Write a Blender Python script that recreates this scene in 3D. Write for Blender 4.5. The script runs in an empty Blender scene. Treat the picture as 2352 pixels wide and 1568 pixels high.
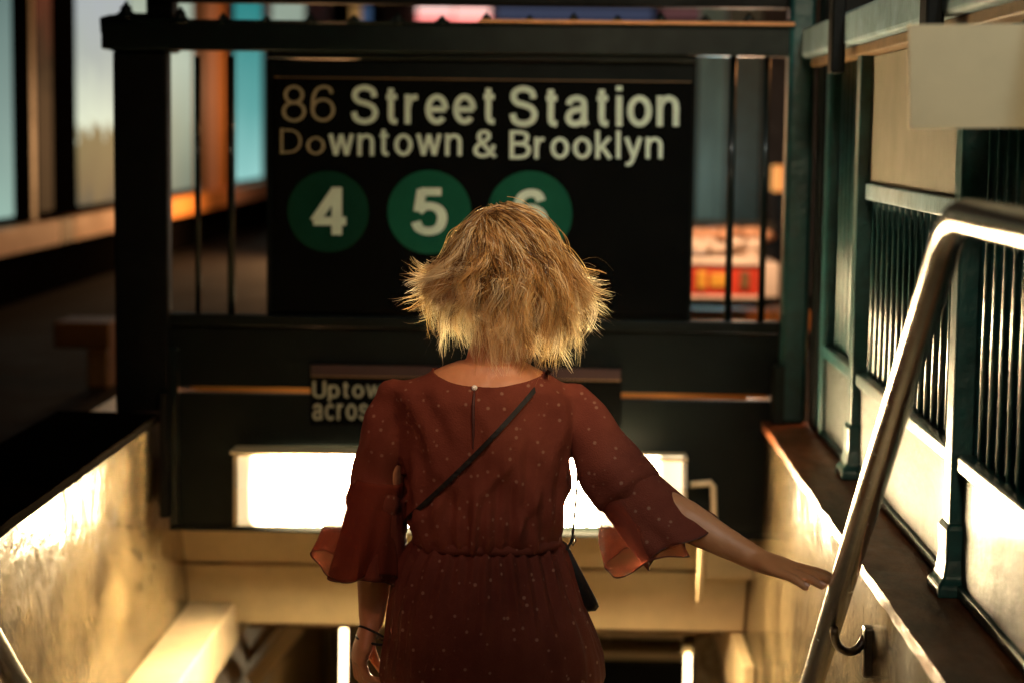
import bpy, math, random
import numpy as np
from mathutils import Vector, Matrix, noise
R = math.radians
random.seed(7); RNG = np.random.default_rng(7)
scene = bpy.context.scene
C = scene.collection

# ------------------------------------------------------------------ camera
F = 4573.0                     # focal length in units of a 2352 px wide picture
ROLL = R(0.7)
dx, dy = 107.0, 484.0
ux = dx*math.cos(ROLL) - dy*math.sin(ROLL); uy = dx*math.sin(ROLL) + dy*math.cos(ROLL)
YAW = math.atan(ux/F); PITCH = math.atan(uy/math.hypot(F, ux))
CAM = Vector((0, 0, 1.0))
ROT = (Matrix.Rotation(YAW, 3, 'Z') @ Matrix.Rotation(math.pi/2-PITCH, 3, 'X') @ Matrix.Rotation(ROLL, 3, 'Z'))
cd = bpy.data.cameras.new('camera'); cam = bpy.data.objects.new('camera', cd); C.objects.link(cam)
cam.matrix_world = Matrix.Translation(CAM) @ ROT.to_4x4()
cd.lens = 70; cd.sensor_width = 36; cd.clip_start = 0.05; cd.clip_end = 500
cd.dof.use_dof = True; cd.dof.focus_distance = 3.48; cd.dof.aperture_fstop = 2.6
scene.camera = cam

def at(px, py, Y=None, X=None, Z=None):
    """point of the world seen at photograph pixel (2352 wide) on the plane Y=, X= or Z="""
    d = ROT @ Vector(((px-1176)/F, (784-py)/F, -1))
    if Y is not None: t = (Y-CAM.y)/d.y
    elif X is not None: t = (X-CAM.x)/d.x
    else: t = (Z-CAM.z)/d.z
    return CAM + d*t

# ------------------------------------------------------------------ world, exposure
w = bpy.data.worlds.new('World'); scene.world = w; w.use_nodes = True
nt = w.node_tree; bg = nt.nodes['Background']
sky = nt.nodes.new('ShaderNodeTexSky'); sky.sky_type = 'NISHITA'; sky.sun_disc = False
sky.sun_elevation = R(-4); sky.sun_rotation = R(200)
nt.links.new(sky.outputs[0], bg.inputs[0]); bg.inputs[1].default_value = 0.05
vs = scene.view_settings
vs.view_transform = 'Standard'; vs.look = 'None'; vs.exposure = 0; vs.gamma = 1

def lamp(name, kind, loc, energy, color, size=0.2, target=None, spot=None, blend=0.5):
    l = bpy.data.lights.new(name, kind); l.energy = energy; l.color = color
    if kind == 'AREA': l.size = size
    else: l.shadow_soft_size = size
    if kind == 'SPOT': l.spot_size = R(spot); l.spot_blend = blend
    o = bpy.data.objects.new(name, l); C.objects.link(o); o.location = loc
    if target is not None: o.rotation_euler = (Vector(target)-Vector(loc)).to_track_quat('-Z', 'Y').to_euler()
    return o
# unseen lamps added as street light, some aimed at hair, shoulder and fence
lamp('street_fill', 'SPOT', (.25, -3.4, 2.9), 430, (1.0, .82, .52), .3, (1.0, 4.6, .85), 22, .7)
lamp('street_fill', 'SPOT', (1.6, 1.1, 3.0), 430, (1.0, .58, .24), .16, (0.0, 3.5, .72), 9, .8)  # narrow spot added to brighten the hair
lamp('street_fill', 'SPOT', (.95, 1.5, 3.3), 190, (1.0, .82, .55), .10, (.60, 4.8, .65), 54, .9)
lamp('street_fill', 'SPOT', (-2.6, -1.6, 4.2), 400, (1.0, .46, .30), .14, (-0.42, 3.5, .66), 12, .9)  # narrow spot added for the left shoulder
lamp('street_fill', 'POINT', (2.3, 6.6, 3.0), 150, (1.0, .42, .14), .12)
lamp('street_fill', 'SPOT', (1.0, -.6, 4.6), 300, (.50, .80, 1.0), .3, (.66, 4.1, .7), 24, .8)

# ------------------------------------------------------------------ materials
def mat(name, base, rough=.5, metal=0, var=0, vscale=8, stretch=(1,1,1), bump=0, bscale=40, bstretch=(1,1,1),
        emit=None, estr=0, col2=None, spec=.5, coat=0, transl=0, cmin=.35, cmax=.65):
    m = bpy.data.materials.new(name); m.use_nodes = True
    n = m.node_tree.nodes; L = m.node_tree.links; p = n['Principled BSDF']
    p.inputs['Base Color'].default_value = (*base, 1); p.inputs['Roughness'].default_value = rough
    p.inputs['Metallic'].default_value = metal; p.inputs['Specular IOR Level'].default_value = spec
    if coat: p.inputs['Coat Weight'].default_value = coat; p.inputs['Coat Roughness'].default_value = .12
    tc = n.new('ShaderNodeTexCoord')
    if var or col2:
        mp = n.new('ShaderNodeMapping'); mp.inputs['Scale'].default_value = stretch
        L.new(tc.outputs['Object'], mp.inputs['Vector'])
        t = n.new('ShaderNodeTexNoise'); t.inputs['Scale'].default_value = vscale; t.inputs['Detail'].default_value = 6
        t.inputs['Roughness'].default_value = .62
        L.new(mp.outputs[0], t.inputs['Vector'])
        r = n.new('ShaderNodeValToRGB'); r.color_ramp.elements[0].position = cmin; r.color_ramp.elements[1].position = cmax
        c2 = col2 or tuple(c*(1-var) for c in base)
        r.color_ramp.elements[0].color = (*c2, 1); r.color_ramp.elements[1].color = (*base, 1)
        L.new(t.outputs['Fac'], r.inputs[0]); L.new(r.outputs[0], p.inputs['Base Color'])
        mr = n.new('ShaderNodeMapRange'); mr.inputs['To Min'].default_value = min(1, rough*1.35); mr.inputs['To Max'].default_value = rough*.75
        L.new(t.outputs['Fac'], mr.inputs['Value']); L.new(mr.outputs[0], p.inputs['Roughness'])
    if bump:
        mp2 = n.new('ShaderNodeMapping'); mp2.inputs['Scale'].default_value = bstretch
        L.new(tc.outputs['Object'], mp2.inputs['Vector'])
        t2 = n.new('ShaderNodeTexNoise'); t2.inputs['Scale'].default_value = bscale; t2.inputs['Detail'].default_value = 5
        L.new(mp2.outputs[0], t2.inputs['Vector'])
        b = n.new('ShaderNodeBump'); b.inputs['Strength'].default_value = bump; b.inputs['Distance'].default_value = .01
        L.new(t2.outputs['Fac'], b.inputs['Height']); L.new(b.outputs[0], p.inputs['Normal'])
    if emit: p.inputs['Emission Color'].default_value = (*emit, 1); p.inputs['Emission Strength'].default_value = estr
    if transl:
        out = n['Material Output']; tr = n.new('ShaderNodeBsdfTranslucent'); mx = n.new('ShaderNodeMixShader')
        mx.inputs[0].default_value = transl
        src = p.inputs['Base Color'].links
        if src: L.new(src[0].from_socket, tr.inputs[0])
        else: tr.inputs[0].default_value = (*base, 1)
        L.new(p.outputs[0], mx.inputs[1]); L.new(tr.outputs[0], mx.inputs[2]); L.new(mx.outputs[0], out.inputs[0])
    return m

def glow_mat(name, stops, strength, z0, z1, nscale=2.5, namt=.5):
    """lit shop window: interior seen out of focus, colour by height with blotches"""
    m = bpy.data.materials.new(name); m.use_nodes = True
    n = m.node_tree.nodes; L = m.node_tree.links; p = n['Principled BSDF']
    p.inputs['Base Color'].default_value = (.02, .02, .02, 1); p.inputs['Roughness'].default_value = .7; p.inputs['Specular IOR Level'].default_value = .1
    g = n.new('ShaderNodeNewGeometry'); s = n.new('ShaderNodeSeparateXYZ'); L.new(g.outputs['Position'], s.inputs[0])
    t = n.new('ShaderNodeTexNoise'); t.inputs['Scale'].default_value = nscale; t.inputs['Detail'].default_value = 4
    L.new(g.outputs['Position'], t.inputs['Vector'])
    mr = n.new('ShaderNodeMapRange'); mr.inputs['From Min'].default_value = z0; mr.inputs['From Max'].default_value = z1
    L.new(s.outputs['Z'], mr.inputs['Value'])
    ad = n.new('ShaderNodeMath'); ad.operation = 'MULTIPLY_ADD'; ad.inputs[1].default_value = namt*.4
    L.new(t.outputs['Fac'], ad.inputs[0]); L.new(mr.outputs[0], ad.inputs[2])
    sb = n.new('ShaderNodeMath'); sb.operation = 'SUBTRACT'; sb.inputs[1].default_value = namt*.2; L.new(ad.outputs[0], sb.inputs[0])
    r = n.new('ShaderNodeValToRGB'); cr = r.color_ramp
    while len(cr.elements) < len(stops): cr.elements.new(.5)
    for e, (pos, c) in zip(cr.elements, stops): e.position = pos; e.color = (*c, 1)
    L.new(sb.outputs[0], r.inputs[0]); L.new(r.outputs[0], p.inputs['Emission Color'])
    p.inputs['Emission Strength'].default_value = strength
    return m

M = {}
M['green'] = mat('green_paint', (.004, .011, .010), .4, spec=.2, var=.5, vscale=14, bump=.06, bscale=30, coat=.3)
M['green_dull'] = mat('dull_green_paint', (.0035, .0065, .0055), .5, spec=.12, var=.45, vscale=6, bump=.2, bscale=25)
M['black'] = mat('black_paint', (.004, .005, .005), .5, spec=.15, var=.4, vscale=9, bump=.15)
M['fence'] = mat('teal_enamel', (.014, .085, .09), .34, var=.5, vscale=20, bump=.25, bscale=35, coat=.15)
M['rail_grey'] = mat('pale_grey_enamel', (.27, .41, .48), .35, var=.35, vscale=14, bump=.3, bscale=40)
M['kick'] = mat('glossy_green_panel', (.028, .042, .036), .60, var=.35, vscale=5, stretch=(1,.6,.6), bump=.35, bscale=40, bstretch=(1,.5,1), coat=.15)
M['plaster'] = mat('old_cream_plaster', (.20, .15, .078), .2, col2=(.036, .022, .009), vscale=9, stretch=(1,.45,.6), bump=.8, bscale=26, bstretch=(1,.6,.5), coat=.35)
M['matte_black'] = mat('matte_black_stone', (.006, .005, .004), .8, var=.4, vscale=10, bump=.1, spec=0)  # flat black without gloss for left coping, shop columns and base
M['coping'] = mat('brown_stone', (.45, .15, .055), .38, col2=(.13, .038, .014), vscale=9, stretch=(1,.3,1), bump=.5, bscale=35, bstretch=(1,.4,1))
M['cream'] = mat('cream_paint', (.84, .66, .38), .45, var=.3, vscale=3, bump=.25, bscale=22)
M['cream_bright'] = mat('pale_cream_paint', (.52, .43, .28), .45, var=.25, vscale=5, bump=.2)
M['brown'] = mat('brown_paint', (.20, .11, .04), .5, var=.4, vscale=6, bump=.2)
M['steel'] = mat('brushed_steel', (.74, .72, .68), .24, 1, var=.15, vscale=30, stretch=(1,1,1), bump=.06, bscale=90)
M['iron'] = mat('dark_iron', (.16, .14, .12), .3, 1, var=.3, vscale=30)
M['notice'] = mat('cream_notice_board', (.88, .72, .46), .6, var=.14, vscale=5, bump=.06)
M['tan'] = mat('tan_infill', (.20, .18, .13), .6, var=.25, vscale=4)
M['rail_glow'] = mat('painted_rail_glow', (.95, .42, .16), .4, var=.2, vscale=12)  # orange light along the rail, put into the base colour
M['letter'] = mat('reflective_lettering', (.74, .86, .70), .5, var=.15, vscale=20)
M['letter_shaded'] = mat('shaded_tan_lettering', (.40, .33, .19), .6, var=.2, vscale=20); M['disc_shaded'] = mat('shaded_green_route_disc', (.002, .034, .020), .65, spec=.08, var=.2, vscale=12)  # dim light at the sign's left painted into letter and disc colour
M['letter_dim'] = mat('darker_lettering', (.34, .33, .22), .6, var=.2, vscale=20)  # darker lettering colour for the direction sign
M['disc'] = mat('green_route_disc', (.004, .080, .046), .6, spec=.1, var=.15, vscale=15)
M['signblack'] = mat('black_sign_enamel', (.0012, .0015, .0012), .6, spec=.05, var=.3, vscale=6)
M['maroon'] = mat('maroon_band', (.025, .006, .006), .5)
M['tube'] = mat('fluorescent_diffuser', (.9, .85, .7), .4, emit=(1.0, .74, .40), estr=1)
M['tube2'] = mat('lit_tube', (.9, .85, .7), .4, emit=(1.0, .74, .40), estr=11)
M['sidewalk'] = mat('sidewalk_concrete', (.015, .012, .010), .8, spec=.1, var=.35, vscale=3, bump=.4, bscale=30)
M['asphalt'] = mat('asphalt', (.045, .045, .047), .7, var=.3, vscale=5, bump=.5, bscale=60)
M['step'] = mat('stair_concrete', (.22, .19, .15), .6, var=.4, vscale=7, bump=.4)
M['skin'] = mat('skin', (.52, .235, .115), .45, var=.12, vscale=10, bump=.08, bscale=120)
M['skin'].node_tree.nodes['Principled BSDF'].inputs['Subsurface Weight'].default_value = .12
M['skin'].node_tree.nodes['Principled BSDF'].inputs['Subsurface Radius'].default_value = (.01, .004, .002)
M['piping'] = mat('dark_piping', (.05, .010, .008), .6)
M['leather'] = mat('black_leather', (.010, .009, .009), .6, spec=.25, bump=.3, bscale=120)
M['pearl'] = mat('pearl', (.85, .85, .78), .15, coat=.6)
M['nail'] = mat('nail', (.75, .45, .38), .2)
M['eye'] = mat('eye_white', (.7, .7, .68), .1)
M['shoe'] = mat('shoe_leather', (.04, .02, .015), .4)
M['brick'] = mat('dark_brick', (.07, .05, .04), .8, var=.4, vscale=7, bump=.5)

def tube_falloff():
    m = M['tube']; n = m.node_tree.nodes; L = m.node_tree.links; p = n['Principled BSDF']
    g = n.new('ShaderNodeNewGeometry'); s_ = n.new('ShaderNodeSeparateXYZ'); L.new(g.outputs['Position'], s_.inputs[0])
    r = n.new('ShaderNodeValToRGB'); mr = n.new('ShaderNodeMapRange')
    mr.inputs['From Min'].default_value = -.865; mr.inputs['From Max'].default_value = .34; L.new(s_.outputs['X'], mr.inputs['Value'])
    e = r.color_ramp.elements; e[0].position = 0; e[0].color = (.0025,)*3+(1,); e[1].position = 1; e[1].color = (.006,)*3+(1,)
    for q, c in ((.06, .0035), (.26, 1), (.78, 1), (.95, .004)): k = e.new(q); k.color = (c,c,c,1)
    mu = n.new('ShaderNodeMath'); mu.operation = 'MULTIPLY'; mu.inputs[1].default_value = FIX
    L.new(mr.outputs[0], r.inputs[0]); L.new(r.outputs[0], mu.inputs[0]); L.new(mu.outputs[0], p.inputs['Emission Strength'])
FIX = 250; tube_falloff()
def cloth_mat(name, base, dark, transl, spots=True):
    m = mat(name, base, .8, col2=dark, vscale=9, bump=.35, bscale=420, spec=.2, transl=transl, cmin=.3, cmax=.7)
    if spots:
        n = m.node_tree.nodes; L = m.node_tree.links
        p = n['Principled BSDF']; src = p.inputs['Base Color'].links[0].from_socket
        tc = [x for x in n if x.type == 'TEX_COORD'][0]
        v = n.new('ShaderNodeTexVoronoi'); v.inputs['Scale'].default_value = 52; v.inputs['Randomness'].default_value = .8
        L.new(tc.outputs['Object'], v.inputs['Vector'])
        mr = n.new('ShaderNodeMapRange'); mr.inputs['From Min'].default_value = .12; mr.inputs['From Max'].default_value = .20
        mr.inputs['To Min'].default_value = .26; mr.inputs['To Max'].default_value = 0; L.new(v.outputs['Distance'], mr.inputs['Value'])
        mx = n.new('ShaderNodeMixRGB'); mx.inputs[2].default_value = (.62, .42, .30, 1)
        L.new(mr.outputs[0], mx.inputs[0]); L.new(src, mx.inputs[1]); L.new(mx.outputs[0], p.inputs['Base Color'])
    return m
M['blouse'] = cloth_mat('rust_cotton', (.20, .050, .029), (.13, .029, .018), .14)
M['sheer'] = cloth_mat('sheer_rust_voile', (.42, .10, .055), (.34, .07, .04), .55, spots=False)
def see_through(m, f):
    n = m.node_tree.nodes; L = m.node_tree.links; o = n['Material Output']; src = o.inputs[0].links[0].from_socket
    t = n.new('ShaderNodeBsdfTransparent'); x = n.new('ShaderNodeMixShader'); x.inputs[0].default_value = f
    L.new(src, x.inputs[1]); L.new(t.outputs[0], x.inputs[2]); L.new(x.outputs[0], o.inputs[0])
see_through(M['sheer'], .38)
M['trousers'] = cloth_mat('rust_trouser_cotton', (.135, .032, .019), (.085, .019, .012), .04)

def hair_mat():
    m = bpy.data.materials.new('blonde_hair'); m.use_nodes = True
    n = m.node_tree.nodes; L = m.node_tree.links; p = n['Principled BSDF']; out = n['Material Output']
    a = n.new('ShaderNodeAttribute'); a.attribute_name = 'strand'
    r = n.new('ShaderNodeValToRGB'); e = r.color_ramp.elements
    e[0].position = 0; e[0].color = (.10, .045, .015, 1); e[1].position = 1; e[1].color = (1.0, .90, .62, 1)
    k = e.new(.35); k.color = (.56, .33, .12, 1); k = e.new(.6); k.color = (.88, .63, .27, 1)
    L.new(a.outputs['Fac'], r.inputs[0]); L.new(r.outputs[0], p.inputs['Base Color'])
    p.inputs['Roughness'].default_value = .34; p.inputs['Specular IOR Level'].default_value = .8
    tr = n.new('ShaderNodeBsdfTranslucent'); L.new(r.outputs[0], tr.inputs[0])
    mx = n.new('ShaderNodeMixShader'); mx.inputs[0].default_value = .55
    L.new(p.outputs[0], mx.inputs[1]); L.new(tr.outputs[0], mx.inputs[2]); L.new(mx.outputs[0], out.inputs[0])
    return m
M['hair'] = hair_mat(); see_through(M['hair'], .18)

# ------------------------------------------------------------------ mesh helpers
class MB:
    def __init__(s): s.v = []; s.f = []
    def add(s, vs, fs):
        b = len(s.v); s.v += [tuple(v) for v in vs]; s.f += [tuple(i+b for i in f) for f in fs]; return s
    def box(s, a, b):
        x0,y0,z0 = a; x1,y1,z1 = b
        vs = [(x0,y0,z0),(x1,y0,z0),(x1,y1,z0),(x0,y1,z0),(x0,y0,z1),(x1,y0,z1),(x1,y1,z1),(x0,y1,z1)]
        return s.add(vs, [(0,3,2,1),(4,5,6,7),(0,1,5,4),(1,2,6,5),(2,3,7,6),(3,0,4,7)])
    def prism(s, poly, d):                       # poly: list of points, d: extrusion vector
        n = len(poly); d = Vector(d); a = [Vector(p) for p in poly]
        return s.add(a+[p+d for p in a], [tuple(range(n))[::-1], tuple(range(n, 2*n))]+[(i,(i+1)%n,n+(i+1)%n,n+i) for i in range(n)])
    def loft(s, rings, caps=True):
        n = len(rings[0]); vs = [p for r in rings for p in r]; fs = []
        for k in range(len(rings)-1):
            for i in range(n):
                j = (i+1) % n; fs.append((k*n+i, k*n+j, (k+1)*n+j, (k+1)*n+i))
        if caps: fs.append(tuple(range(n))[::-1]); fs.append(tuple(range((len(rings)-1)*n, len(rings)*n)))
        return s.add(vs, fs)
    def tube(s, pts, rad, n=12, caps=True, round_ends=False):
        pts = [Vector(p) for p in pts]
        if not hasattr(rad, '__len__'): rad = [rad]*len(pts)
        rad = list(rad)
        if round_ends:
            d0 = (pts[0]-pts[1]).normalized(); d1 = (pts[-1]-pts[-2]).normalized(); P = []; Q = []
            for a in (88, 60, 30): P.append(pts[0]+d0*rad[0]*math.sin(R(a))); Q.append(rad[0]*math.cos(R(a)))
            P += pts; Q += rad
            for a in (30, 60, 88): P.append(pts[-1]+d1*rad[-1]*math.sin(R(a))); Q.append(rad[-1]*math.cos(R(a)))
            pts, rad = P, Q
        t = (pts[1]-pts[0]).normalized(); u = t.orthogonal().normalized(); rings = []
        for i, p in enumerate(pts):
            t2 = (pts[min(i+1, len(pts)-1)]-pts[max(i-1, 0)]).normalized()
            u = (u - t2*u.dot(t2)).normalized(); v = t2.cross(u)
            rings.append([p+(u*math.cos(2*math.pi*k/n)+v*math.sin(2*math.pi*k/n))*rad[i] for k in range(n)])
        return s.loft(rings, caps)
    def ball(s, c, r, n=20, m=12):
        c = Vector(c); r = r if hasattr(r, '__len__') else (r,r,r); rings = []
        for k in range(1, m):
            a = math.pi*k/m
            rings.append([c+Vector((r[0]*math.sin(a)*math.cos(2*math.pi*i/n), r[1]*math.sin(a)*math.sin(2*math.pi*i/n), -r[2]*math.cos(a))) for i in range(n)])
        return s.loft(rings)
    def build(s, name, m, parent=None, smooth=False, bevel=0):
        me = bpy.data.meshes.new(name); me.from_pydata(s.v, [], s.f); me.materials.append(m)
        if smooth: me.polygons.foreach_set('use_smooth', [True]*len(me.polygons))
        me.update()
        o = bpy.data.objects.new(name, me); C.objects.link(o)
        if parent: par(o, parent)
        if bevel:
            b = o.modifiers.new('bevel', 'BEVEL'); b.width = bevel; b.segments = 2; b.limit_method = 'ANGLE'
        return o
def par(o, parent):
    o.parent = parent
    off = Vector(parent.location)          # only top-level empties carry a location
    o.matrix_parent_inverse = Matrix.Translation(-off)
def tag(o, label=None, cat=None, group=None, kind=None):
    if label: o['label'] = label
    if cat: o['category'] = cat
    if group: o['group'] = group
    if kind: o['kind'] = kind
    return o
def empty(name, loc, label, cat, group=None):
    o = bpy.data.objects.new(name, None); C.objects.link(o); o.location = loc; o.empty_display_size = .1
    return tag(o, label, cat, group)
def _arc(cx, cy, rx, ry, a0, a1, n=18): return [(cx+rx*math.cos(R(a0+(a1-a0)*k/n)), cy+ry*math.sin(R(a0+(a1-a0)*k/n))) for k in range(n+1)]
def _spl(pts, n=8):
    P = [pts[0]]+list(pts)+[pts[-1]]; out = []
    for i in range(1, len(P)-2):
        for k in range(n):
            t = k/n; out.append(tuple(.5*((2*P[i][q])+(-P[i-1][q]+P[i+1][q])*t+(2*P[i-1][q]-5*P[i][q]+4*P[i+1][q]-P[i+2][q])*t*t+(-P[i-1][q]+3*P[i][q]-3*P[i+1][q]+P[i+2][q])*t**3) for q in (0, 1)))
    return out+[tuple(pts[-1])]
XH = .73
GLYPH = {
 'S': (.62, [_spl([(.58,.72),(.53,.91),(.31,1.0),(.09,.92),(.04,.74),(.14,.60),(.32,.54),(.52,.45),(.61,.27),(.53,.08),(.31,0),(.08,.08),(.01,.29)])]),
 's': (.46, [_spl([(.42,.53),(.37,.68),(.22,XH),(.06,.67),(.04,.53),(.12,.43),(.25,.38),(.39,.31),(.44,.19),(.38,.05),(.22,0),(.05,.06),(.01,.20)])]),
 't': (.30, [_spl([(.13,.98),(.13,.5),(.13,.14),(.18,.02),(.30,0)]), [(0,XH),(.30,XH)]]),
 'r': (.28, [[(0,-.07),(0,XH+.07)], _spl([(0,.40),(.06,.62),(.16,.71),(.28,.72)])]),
 'e': (.48, [_arc(.24,XH/2,.24,XH/2,0,318,30), [(0,.36),(.49,.36)]]),
 'a': (.48, [_spl([(.02,.54),(.06,.67),(.22,XH),(.39,.68),(.43,.54),(.43,.2),(.44,.06),(.50,-.03)]), _spl([(.43,.44),(.30,.41),(.10,.36),(.0,.20),(.06,.04),(.20,0),(.36,.06),(.43,.22)])]),
 'i': (.0, [[(0,-.07),(0,XH+.07)], [(0,.94),(0,1.08)]]), 'l': (.0, [[(0,-.07),(0,1.07)]]),
 'o': (.50, [_arc(.25,XH/2,.25,XH/2,0,360,36)]),
 'n': (.44, [[(0,-.07),(0,XH+.07)], _spl([(0,.42),(.06,.62),(.22,XH),(.38,.67),(.44,.50),(.44,.2),(.44,-.07)])]),
 'D': (.62, [[(0,-.07),(0,1.07)], _spl([(-.05,1.0),(.24,1.0),(.46,.93),(.60,.72),(.63,.5),(.60,.28),(.46,.07),(.24,0),(-.05,0)])]),
 'w': (.74, [[(-.01,XH+.07),(.18,-.04)],[(.18,-.04),(.37,XH+.05)],[(.37,XH+.05),(.56,-.04)],[(.56,-.04),(.75,XH+.07)]]),
 'B': (.58, [[(0,-.07),(0,1.07)], _spl([(-.05,1.0),(.30,1.0),(.50,.92),(.54,.76),(.46,.60),(.30,.54),(0,.54)]), _spl([(0,.54),(.34,.53),(.54,.44),(.60,.27),(.53,.09),(.34,0),(-.05,0)])]),
 'k': (.44, [[(0,-.07),(0,1.07)], [(.42,XH+.06),(0,.24)], [(.15,.42),(.45,-.07)]]),
 'y': (.46, [[(-.01,XH+.07),(.24,.02)], _spl([(.48,XH+.07),(.26,.04),(.17,-.20),(.08,-.29),(-.03,-.28)])]),
 'p': (.48, [[(0,-.33),(0,XH+.07)], _arc(.24,XH/2,.24,XH/2,0,360,30)]),
 'c': (.46, [_arc(.25,XH/2,.25,XH/2,42,318,28)]),
 'U': (.58, [_spl([(0,1.07),(0,.7),(0,.30),(.08,.07),(.29,0),(.50,.07),(.58,.30),(.58,.7),(.58,1.07)])]),
 '&': (.62, [_spl([(.66,-.05),(.46,.20),(.20,.58),(.12,.78),(.17,.95),(.31,1.0),(.43,.92),(.44,.76),(.32,.61),(.12,.47),(.01,.30),(.04,.09),(.22,0),(.42,.06),(.56,.25),(.60,.46)])]),
 '8': (.54, [_arc(.27,.76,.22,.24,0,360,30), _arc(.27,.26,.27,.27,0,360,32)]),
 '6': (.54, [_arc(.27,.31,.27,.31,0,360,32), _spl([(.50,.80),(.44,.95),(.29,1.0),(.12,.92),(.02,.68),(0,.36)])]),
 '5': (.54, [[(.52,1.0),(.10,1.0)], [(.12,1.06),(.05,.50)], _spl([(.05,.50),(.16,.61),(.30,.64),(.48,.54),(.54,.32),(.46,.08),(.26,0),(.07,.07),(.0,.24)])]),
 '4': (.58, [[(.42,-.07),(.42,1.07)], [(.42,1.02),(0,.26)], [(-.03,.26),(.60,.26)]])}
def text_mesh(word, x0, x1, y0, y1, Y, m, parent, name='lettering', bold=.15, gap=None):
    """raised grotesque lettering filling the given picture rectangle on the plane Y (facing the stairs)"""
    t = bold; pen = 0; quads = []; lay = 0
    for ch in word:
        wd, strokes = GLYPH[ch]; pen += t/2
        for st in strokes:
            n = len(st); L_ = []; closed = (abs(st[0][0]-st[-1][0])+abs(st[0][1]-st[-1][1])) < 1e-6
            for i, p in enumerate(st):
                a = st[i-1] if i > 0 else (st[-2] if closed else st[i]); c = st[i+1] if i < n-1 else (st[1] if closed else st[i])
                dx_, dy_ = c[0]-a[0], c[1]-a[1]; l = math.hypot(dx_, dy_) or 1
                L_.append((p[0]+pen-dy_/l*t/2, p[1]+dx_/l*t/2, p[0]+pen+dy_/l*t/2, p[1]-dx_/l*t/2))
            for i in range(n-1): quads.append((L_[i][:2], L_[i+1][:2], L_[i+1][2:], L_[i][2:], lay % 3))
            lay += 1
        pen += wd+t/2+(gap if gap is not None else .13)
    xs = [q[k][0] for q in quads for k in range(4)]; ys = [q[k][1] for q in quads for k in range(4)]
    mnx, mxx, mny, mxy = min(xs), max(xs), min(ys), max(ys); b = MB()
    for q in quads:
        b.add([at(x0+(x1-x0)*(p[0]-mnx)/(mxx-mnx), y1+(y0-y1)*(p[1]-mny)/(mxy-mny), Y-.00025*q[4]) for p in q[:4]], [(0,1,2,3)])
    return b.build(name, m, parent)

# ------------------------------------------------------------------ setting
WL, WR = -1.05, .555           # inner faces of the stairwell
HY = 5.20                      # headwall front
b = MB(); 
for bx in [((-60,-20,-.25),(WL-.2,60,0)), ((WR+.25,-20,-.25),(3.4,60,0)), ((WL-.2,-20,-.25),(WR+.25,2.7,0)), ((WL-.2,5.95,-.25),(WR+.25,60,0))]:
    b.box(*bx)
tag(b.build('sidewalk', M['sidewalk']), kind='structure')
tag(MB().box((3.4,-20,-.40),(60,60,-.14)).build('street', M['asphalt']), kind='structure')
b = MB()
for i in range(1, 21):
    y0 = 2.7+.23*(i-1); b.box((WL, y0, -.18*i-.6), (WR, y0+.232, -.18*i))
b.box((WL-.5, 2.7+.23*20, -4.0), (WR+.5, 14, -3.78))
tag(b.build('stairs', M['step']), kind='structure')

# stairwell walls
def rough_wall(name, x, sgn, label):
    root = empty(name, (x, 4.0, 0), label, 'wall')
    b = MB(); ny, nz = 90, 80; vs = []; fs = []
    for i in range(ny+1):
        for k in range(nz+1):
            Y = .9+(5.85-.9)*i/ny; Z = -3.2+(3.2+.225)*k/nz
            d = .010*noise.noise((Y*3, Z*1.2, x))+.006*noise.noise((Y*9, Z*3, x))
            vs.append((x+d, Y, Z))
    for i in range(ny):
        for k in range(nz): a = i*(nz+1)+k; fs.append((a, a+1, a+nz+2, a+nz+1))
    b.add(vs, fs)
    b.box((x-.012 if sgn < 0 else x+.012, .9, -3.2), (x+sgn*.22, 5.85, .222))
    b.build('wall_face', M['plaster'], root, smooth=True)
    c = MB(); n = 60; top = []
    for i in range(n):
        y0 = .9+(HY-.02-.9)*i/n; y1 = .9+(HY-.02-.9)*(i+1)/n
        e0 = -sgn*(.012+.004*noise.noise((y0*14, x, 0))); e1 = -sgn*(.012+.004*noise.noise((y1*14, x, 0)))
        zz0 = .25+.003*noise.noise((y0*9, 0, x)); zz1 = .25+.003*noise.noise((y1*9, 0, x))
        c.add([(x+e0,y0,.228),(x+e1,y1,.228),(x+e1,y1,zz1),(x+e0,y0,zz0),(x+sgn*.26,y1,.25),(x+sgn*.26,y0,.25)],
              [(0,1,2,3),(3,2,4,5)])
    c.box((x, .9, .2255), (x+sgn*.26, HY-.02, .246))
    c.build('coping', M['coping'] if sgn > 0 else M['matte_black'], root)
    return root
lw = rough_wall('stairwell_wall', WL, -1, 'stained cream plaster wall with dark coping on the left of the stairs')
rw = rough_wall('stairwell_wall', WR, 1, 'glossy cream plaster wall under brown stone coping on the right of the stairs')
# chips in the left plaster
for (px, py, s) in [(322,1275,10),(310,1262,6),(322,1350,8),(345,1330,6),(352,1300,5),(328,1228,5)]:
    p = at(px, py, X=WL+.004); b = MB(); ring = []
    for k in range(9):
        a = 2*math.pi*k/9; rr = s/4573*p.y*(.7+.5*random.random()); ring.append(p+Vector((0, math.cos(a)*rr*.8, math.sin(a)*rr*1.5)))
    b.prism(ring, (.003, 0, 0)).build('plaster_chip', M['black'], lw)

# cream ledge running along the left wall
ld = at(460, 1382, X=WL); 
b = MB().box((WL, 4.2, -.50), (WL+.135, 7.2, -.365))
tag(b.build('cable_duct', M['cream_bright'], bevel=.006), 'bright cream painted duct running low along the left stair wall', 'duct')
b = MB().box((WR-.035, 5.3, -.62), (WR, 7.2, -.44))
tag(b.build('cable_duct', M['cream'], bevel=.006), 'cream duct low at the right wall beside the patterned panel', 'duct')

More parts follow.
